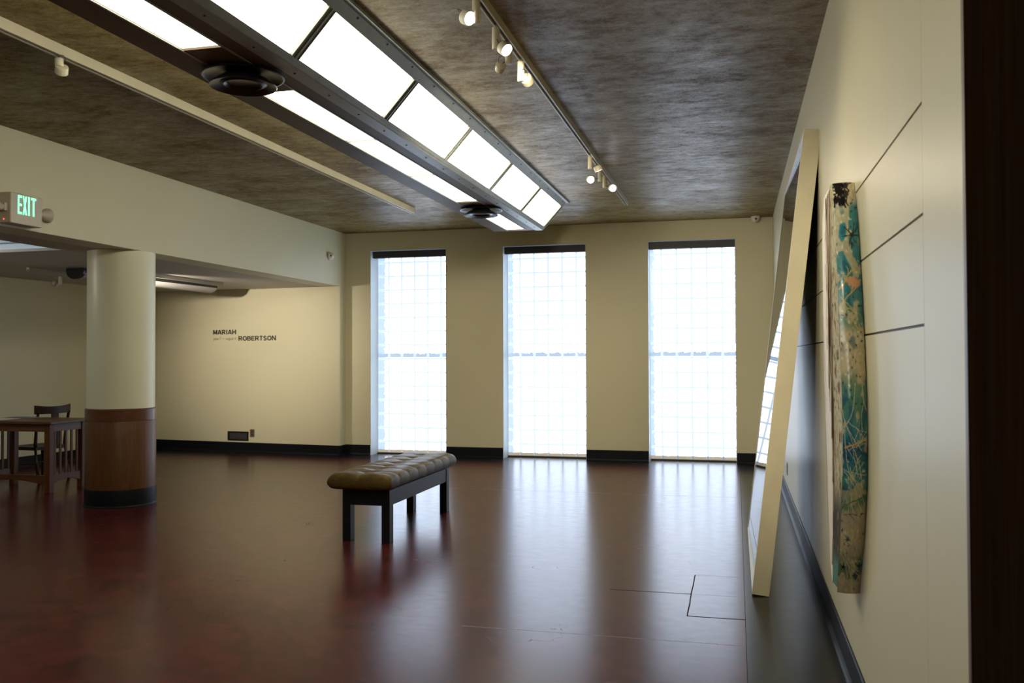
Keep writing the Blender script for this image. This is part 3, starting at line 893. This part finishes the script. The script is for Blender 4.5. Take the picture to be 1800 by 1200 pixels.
for q in range(gn+1):
    z = fr+(HT-2*fr)*q/gn; bw = .006*math.sin(PI*q/gn)
    gv += [(-T+.023-bw, fr, z), (-T+.003, LN-fr, z), (-T+.006, LN-fr, z), (-T+.026-bw, fr, z)]
for q in range(gn):
    for k_ in range(4): gf.append((q*4+k_, q*4+(k_+1) % 4, q*4+4+(k_+1) % 4, q*4+4+k_))
gf += [(0, 1, 2, 3), (gn*4+3, gn*4+2, gn*4+1, gn*4)]
gm.add(gv, gf).build('glazing', k.m, e, smooth=30)
MB().box(-.012, -.004, fr, LN-fr, fr, HT-fr).build('backing_board', simple('brown backing', (.16, .12, .08), .7), e)

# ------------------------------------------------------------------ paper artwork on the right wall
def color_attr(me, cols):
    at = me.color_attributes.new('paint', 'FLOAT_COLOR', 'POINT')
    for i, c_ in enumerate(cols): at.data[i].color = (*c_, 1)
def painted(name, rough=.16):
    k = NT(name)
    a = k.n('ShaderNodeAttribute', attribute_name='paint')
    k.link(a.outputs['Color'], k.b.inputs['Base Color'])
    k.set('Roughness', rough).set('Specular IOR Level', .5)
    return k.m
M_paint = painted('poured photographic colour')
M_foldp = painted('mottled fold colour', .7); M_foldp.node_tree.nodes['Principled BSDF'].inputs['Specular IOR Level'].default_value = .12
M_paperback = simple('cream paper back', (.74, .68, .58), .45)
def lerp(a, b, t): return tuple(x+(y-x)*t for x, y in zip(a, b))
def sst(a, b, x):
    t = min(1, max(0, (x-a)/(b-a))); return t*t*(3-2*t)
TEAL = (.045, .24, .27); DEEP = (.015, .11, .21); CREAM = (.60, .52, .33); BEIGE = (.50, .44, .33); GREEN = (.13, .26, .17); INK = (.012, .012, .014); GOLD = (.62, .44, .13); ROOT = (.68, .62, .42)
bands = [(2.10, CREAM), (2.03, CREAM), (1.98, TEAL), (1.86, TEAL), (1.72, TEAL), (1.62, TEAL), (1.52, GREEN), (1.47, CREAM), (1.34, (.48, .42, .28)), (1.27, GREEN), (1.15, TEAL), (1.02, DEEP), (.93, TEAL), (.86, GREEN), (.82, BEIGE), (.70, BEIGE), (.64, BEIGE), (.60, GREEN), (.545, (.18, .2, .13)), (.53, BEIGE), (.46, BEIGE)]
def segd(px, pz, a, b):
    ax, az = a; bx, bz = b; dx, dz = bx-ax, bz-az
    t = max(0, min(1, ((px-ax)*dx+(pz-az)*dz)/(dx*dx+dz*dz+1e-9)))
    return math.hypot(px-ax-t*dx, pz-az-t*dz), t
W_ = .115
branches = []   # (list of points (w,z), width, colour)
rnd = random.Random(11)
def star(cx, cz, n, ln, wd, colr):
    branches.append(([(cx, cz), (cx+.001, cz+.001)], wd*4.5, colr))
    for q in range(n):
        t = 2*PI*q/n+rnd.uniform(-.3, .3); l = ln*rnd.uniform(.5, 1.1)
        branches.append(([(cx, cz), (cx+math.cos(t)*l*.45+rnd.uniform(-.006, .006), cz+math.sin(t)*l*.6), (cx+math.cos(t)*l*.8, cz+math.sin(t)*l*1.25)], wd, colr))
star(.072, 1.875, 9, .05, .0022, INK)
star(.030, 2.06, 9, .06, .004, INK); star(.055, 2.085, 8, .05, .0035, INK); star(.022, 2.09, 7, .04, .005, INK)
star(.055, 2.045, 5, .022, .003, INK); star(.012, 2.025, 4, .02, .004, INK); star(.038, 2.018, 5, .02, .0045, INK)
star(.030, .70, 6, .022, .0014, (.05, .09, .11)); star(.075, .545, 4, .018, .003, (.02, .06, .10)); star(.02, .58, 5, .02, .0015, INK); star(.085, .585, 5, .02, .0022, (.02, .07, .10))
def root(p, d, n, stepl, wd, colr, br=.35):
    pts = [p]; a = d
    for q in range(n):
        a += rnd.uniform(-.35, .35); p = (p[0]+math.cos(a)*stepl, p[1]+math.sin(a)*stepl*1.6); pts.append(p)
        if rnd.random() < br: root(p, a+rnd.choice((-.6, .6)), max(1, n-q-2), stepl*.8, wd*.7, colr, br*.6)
    branches.append((pts, wd, colr))
root((.004, 1.66), .5, 5, .018, .0030, GOLD); root((.008, 1.60), .25, 6, .018, .0024, GOLD); root((.01, 1.63), -.9, 6, .018, .0022, GOLD); star(.060, 1.688, 7, .02, .0045, (.66, .36, .20)); star(.080, 1.68, 6, .015, .0035, (.66, .36, .20))
for z0, d in ((1.16, -.8), (1.20, -1.4), (.97, -.9), (.98, -.5), (.95, -1.2), (.99, -1.0), (1.08, -.3), (1.05, .15), (1.13, -1.5), (.66, -1.3), (.64, -1.0)):
    root((rnd.uniform(.0, .03), z0), d, 7, .018, .0011, ROOT, .5)
root((.085, 1.30), -1.55, 9, .02, .0013, ROOT, .1); root((.055, 1.30), -1.6, 8, .02, .0013, ROOT, .1); root((.10, .88), -2.5, 5, .02, .0016, (.08, .14, .10)); root((.01, .80), .1, 4, .018, .0014, (.1, .1, .08))
root((.01, 1.06), .1, 6, .018, .0028, GOLD, .2)
bb = [(min(q[0] for q in b[0])-b[1]*2, max(q[0] for q in b[0])+b[1]*2, min(q[1] for q in b[0])-b[1]*2, max(q[1] for q in b[0])+b[1]*2) for b in branches]
def paint(w_, z, sd=0.0):
    n1 = mnoise.noise(Vector((w_*14+sd, z*6.5, sd))); n2 = mnoise.noise(Vector((w_*30, z*15, 3.3+sd)))+.35*mnoise.noise(Vector((w_*70, z*40, 1.3))); n3 = mnoise.noise(Vector((w_*90, z*60, 7+sd)))
    zz_ = z+.055*n1+.02*n2
    c_ = bands[-1][1]
    for (za, ca), (zb2, cb) in zip(bands, bands[1:]):
        if zb2 <= zz_ <= za:
            c_ = lerp(ca, cb, (za-zz_)/(za-zb2)); break
    else:
        if zz_ > bands[0][0]: c_ = bands[0][1]
    c_ = lerp(c_, CREAM, .75*sst(.16, .42, n2+.4*n1))
    c_ = lerp(c_, DEEP if z > .9 else BEIGE, .65*sst(.12, .42, -n2))
    c_ = tuple(x*(1+.22*n3) for x in c_)
    if n3 > .46 and n2 > 0: c_ = lerp(c_, (.75, .72, .6), .7)
    elif n3 < -.50 and n1 < .1: c_ = lerp(c_, INK, .75)
    for (pts, wd, colr), b in zip(branches, bb):
        if b[0] < w_ < b[1] and b[2] < z < b[3]:
            dm = 9
            for a_, b_ in zip(pts, pts[1:]):
                d_, t_ = segd(w_, z, a_, b_); dm = min(dm, d_)
            dm += wd*.5*n3
            if dm < wd*1.3: c_ = lerp(colr, c_, sst(wd*.6, wd*1.3, dm))
    return tuple(max(.004, min(.9, x)) for x in c_)
art = empty('paper_artwork', (R, 3.9, .46)); tag(art, 'tall curling sheet artwork splashed teal, black and cream, hung on the right wall', 'artwork')
ZA0, ZA1 = .462, 2.10
BOW = [(.40, 3.83), (.467, 3.79), (.673, 3.666), (.927, 3.560), (1.08, 3.540), (1.244, 3.547), (1.456, 3.59), (1.676, 3.653), (1.906, 3.733), (2.10, 3.821), (2.2, 3.87)]
def bow(z):
    for (za, ya), (zb_, yb_) in zip(BOW, BOW[1:]):
        if za <= z <= zb_:
            t = (z-za)/(zb_-za); return ya+(yb_-ya)*t
    return 3.83
def foldw(z):
    t = (z-ZA0)/(ZA1-ZA0)
    return .015+.225*math.sin(PI*min(1, max(0, t*.85+.12)))**1.1
def art_sheet(name, fn, nu, nv, mat, thick=.0012, colfn=None, parent=art):
    vs = []; fs = []; cols = []
    for j in range(nv+1):
        for i in range(nu+1):
            p_, cc = fn(i/nu, j/nv); vs.append(Vector(p_)-Vector((R, 3.9, .46)))
            if cc is not None: cols.append(cc)
    for j in range(nv):
        for i in range(nu):
            a_ = j*(nu+1)+i; fs.append((a_, a_+1, a_+nu+2, a_+nu+1))
    me = bpy.data.meshes.new(name); me.from_pydata(vs, [], fs)
    for p_ in me.polygons: p_.use_smooth = True
    if cols: color_attr(me, cols)
    me.materials.append(mat); me.materials.append(M_paperback)
    o = bpy.data.objects.new(name, me); COL.objects.link(o); o.parent = parent
    md = o.modifiers.new('thickness', 'SOLIDIFY'); md.thickness = thick; md.offset = 0
    return o
# painted near face: from the wall out into the room, bowed towards the viewer
def f_main(u, v):
    z = ZA0+(ZA1-ZA0)*v
    x = R-.003-.086*u
    y = bow(z)-.016*math.sin(PI*u)
    return (x, y, z), paint(.104*(1-u), z)
art_sheet('painted_sheet', f_main, 60, 620, M_paint)
# mottled narrow fold turning the outer corner
def f_fold(u, v):
    z = ZA0+.02+(ZA1-ZA0-.02)*v
    x = R-.089-.006*u
    y = bow(z)+.002+foldw(z)*u
    n_ = mnoise.noise(Vector((u*9, z*16, 5)))
    n2_ = mnoise.noise(Vector((u*16, z*42, 9)))
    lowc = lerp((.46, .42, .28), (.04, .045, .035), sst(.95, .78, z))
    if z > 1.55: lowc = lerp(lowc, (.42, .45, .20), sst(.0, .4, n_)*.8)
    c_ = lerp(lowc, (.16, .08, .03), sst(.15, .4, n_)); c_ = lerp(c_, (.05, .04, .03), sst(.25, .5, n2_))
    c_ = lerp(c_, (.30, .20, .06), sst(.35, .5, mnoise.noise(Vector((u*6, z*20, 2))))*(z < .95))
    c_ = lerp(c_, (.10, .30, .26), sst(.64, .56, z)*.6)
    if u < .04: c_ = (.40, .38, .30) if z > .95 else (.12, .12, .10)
    return (x, y, z), c_
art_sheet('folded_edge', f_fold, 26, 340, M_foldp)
# nested pale petals: layered sheets curling toward the room, shorter in front
pet = [.475, .555, .90, 1.075, 1.18, 1.27, 1.43]
M_curl = painted('curl', .6)
for q, zb2 in enumerate(pet):
    zt2 = 2.085-.006*q; hgt = zt2-zb2; off = .0028*q
    def f_pet(u, v, zb2=zb2, hgt=hgt, off=off, q=q):
        # u: depth along the wall, v: height; the lower far corner is rounded away
        lim = max(.015, 1-(1-min(1, v/.60))**2.3)**.6
        top = max(.05, 1-(max(0, (v-.72)/.28))**2.2)**.5
        ln = (.36-.036*q)*lim*top
        z = zb2+hgt*v
        y = bow(z)+foldw(z)+(.004+.012*mnoise.noise(Vector((z*3, q*2.7, 0))))*q*.5+u*ln
        x = R-.0965-off-.004*math.sin(PI*u)*lim
        n_ = mnoise.noise(Vector((u*5, z*9, q*3.1)))
        c_ = lerp((.74, .69, .60), (.64, .53, .46), sst(.1, .5, n_)*.5)
        if z > 1.45: c_ = lerp(c_, (.30, .14, .10), sst(.25, .5, mnoise.noise(Vector((u*7, z*14, q)))+.1)*.4*sst(.5, .0, u))
        if u > .84: c_ = lerp(c_, (.20, .15, .10), sst(.84, .92, u)*(.9 if v < .45 else .25))  # far rim darkened in colour to imitate shading between layers
        if u < .05 and (q+int(z*9)) % 3 == 0: c_ = (.40, .27, .20)
        return (x, y, z), c_
    art_sheet('curled_layer', f_pet, 28, 140, M_curl)
# backing loop that carries the sheets on the wall
def f_back(u, v):
    z = ZA0+.20+(ZA1-ZA0-.30)*v
    return (R-.088+.084*math.sin(PI*.5*u)**2, 3.86+.10*u, z), (.60, .54, .42)
art_sheet('back_loop', f_back, 16, 40, M_paint)

# ------------------------------------------------------------------ desk
e = empty('writing_desk', (-7.41, 8.15, 0)); tag(e, 'mission-style brown oak desk with slatted end, left of the round column', 'desk')
dx0, dx1, dy0, dy1 = -7.90+7.41, -6.945+7.41, 7.885-8.15, 8.43-8.15
MB().box(dx0-.04, dx1+.045, dy0-.035, dy1+.05, .722, .750).build('desktop', M_deskx, e, .004)
lg = .066
for sx in (0, 1):
    for sy in (0, 1):
        x = dx0 if sx == 0 else dx1-lg; y = dy0 if sy == 0 else dy1-lg
        MB().box(x, x+lg, y, y+lg, 0, .7215).build('leg', M_desk, e, .004)
m = MB().box(dx0+lg, dx1-lg, dy0+.010, dy0+.032, .640, .7215).box(dx0+lg, dx1-lg, dy1-.032, dy1-.010, .640, .7215)
m.box(dx0+.01, dx0+.032, dy0+lg, dy1-lg, .64, .7215).box(dx1-.032, dx1-.010, dy0+lg, dy1-lg, .64, .7215)
m.build('apron', M_deskx, e, .002)
# arched front stretcher
def arch(x0, x1, zc, h_, n=16):
    pts = [(x0+(x1-x0)*q/n, zc+h_) for q in range(n+1)]+[(x1+(x0-x1)*q/n, zc-.045+.045*math.sin(PI*q/n)) for q in range(n+1)]
    return pts
m = MB().prism(arch(dx0+lg, dx1-lg, .13, .055), 'y', dy0+.014, dy0+.036)
for x in (dx0+.014, dx1-.036):
    m.prism(arch(dy0+lg, dy1-lg, .13, .055), 'x', x, x+.022)
m.build('stretcher', M_deskx, e, .002)
for x in (dx0+.02, dx1-.040):
    for q in range(5):
        y = dy0+lg+.030+(dy1-dy0-2*lg-.085)*q/4
        MB().box(x, x+.014, y, y+.028, .184, .641).build('slat', M_desk, e, .002)
tag(MB().box(-8.05, -7.62, 7.98, 8.22, .7505, .7520).build('paper_sheet', M_paper), 'white sheets of paper lying on the desk', 'paper')
tag(MB().box(-7.85, -7.55, 8.28, 8.42, .7505, .758).build('booklet', simple('grey booklet', (.16, .17, .17), .5)), 'thin dark grey booklet on the back of the desk', 'booklet')
# desk lamp at the left edge of the view
e = empty('desk_lamp', (-7.93, 8.10, .750)); tag(e, 'white-shaded desk lamp at the left edge of the desk', 'lamp')
MB().lathe([(.06, .0005), (.06, .008), (.012, .016), (.010, .10), (.010, .22)], 24).build('base', M_black, e, smooth=35)
MB().lathe([(.075, .225), (.050, .36), (.047, .36), (.072, .225)], 28).build('lamp_shade', M_paper, e, smooth=35)

# ------------------------------------------------------------------ chair behind the desk
A = Vector((-7.74, 8.58, 0)); B = Vector((-7.68, 8.95, 0))
cdv = (B-A).normalized(); cf = Vector((-cdv.y, cdv.x, 0))     # facing direction
mid = (A+B)/2
e = empty('desk_chair', mid, math.atan2(cf.y, cf.x)-PI/2); tag(e, 'dark wooden chair with curved crest rail behind the desk', 'chair')
# local: +y facing, x across
hw = .205
for sx in (-1, 1):
    m = MB()
    pts = [(sx*(hw-.01), -.07, 0), (sx*(hw-.01), -.015, .22), (sx*(hw-.01), 0, .42), (sx*(hw-.005), -.02, .62), (sx*hw, -.055, .80)]
    m.tube(pts, [.017, .019, .020, .017, .015], 8); m.build('back_post', M_chair, e, smooth=40)
    MB().tube([(sx*(hw+.005), .38, 0), (sx*hw, .375, .37)], [.015, .021], 10).build('leg', M_chair, e, smooth=40)
m = MB()
n_ = 16; vs = []
for q in range(n_+1):
    t = q/n_*2-1
    yy = -.085+.05*t*t; x = t*(hw+.03)
    top = .858+.018*abs(t)**2.2
    for (dy, z) in ((-.012, .775), (.012, .775), (.012, top), (-.012, top)): vs.append((x, yy+dy, z))
fs = []
for q in range(n_):
    for k_ in range(4): fs.append((q*4+k_, q*4+(k_+1) % 4, (q+1)*4+(k_+1) % 4, (q+1)*4+k_))
fs += [(0, 1, 2, 3), tuple(n_*4+k_ for k_ in (3, 2, 1, 0))]
m.add(vs, fs).build('crest_rail', M_chair, e, .003, smooth=50)
MB().box(-.045, .045, -.085, -.065, .396, .776).build('back_splat', M_chair, e, .003)
# saddle seat
m = MB(); vs = []; fs = []; N = 14
for s_ in (0, 1):
    for j in range(N+1):
        for i in range(N+1):
            u, v = i/N*2-1, j/N*2-1
            x = u*(.225-.02*(v < 0)*(-v)); y = .19+v*.21
            z = (.400-.012*(1-u*u)*(1-v*v)) if s_ else .362
            vs.append((x, y, z))
K = (N+1)**2
for j in range(N):
    for i in range(N):
        a_ = j*(N+1)+i
        fs.append((K+a_, K+a_+1, K+a_+N+2, K+a_+N+1)); fs.append((a_+N+1, a_+N+2, a_+1, a_))
ring = [i for i in range(N+1)]+[(j*(N+1)+N) for j in range(1, N+1)]+[N*(N+1)+i for i in range(N-1, -1, -1)]+[j*(N+1) for j in range(N-1, 0, -1)]
for q in range(len(ring)):
    a_, b_ = ring[q], ring[(q+1) % len(ring)]
    fs.append((a_, b_, K+b_, K+a_))
m.add(vs, fs).build('seat', M_chair, e, smooth=40)
m = MB().tube([(-hw+.01, .0, .20), (-hw+.01, .37, .20)], .009, 8).tube([(hw-.01, .0, .20), (hw-.01, .37, .20)], .009, 8).tube([(-hw+.01, .2, .20), (hw-.01, .2, .20)], .009, 8)
m.build('stretcher', M_chair, e, smooth=True)
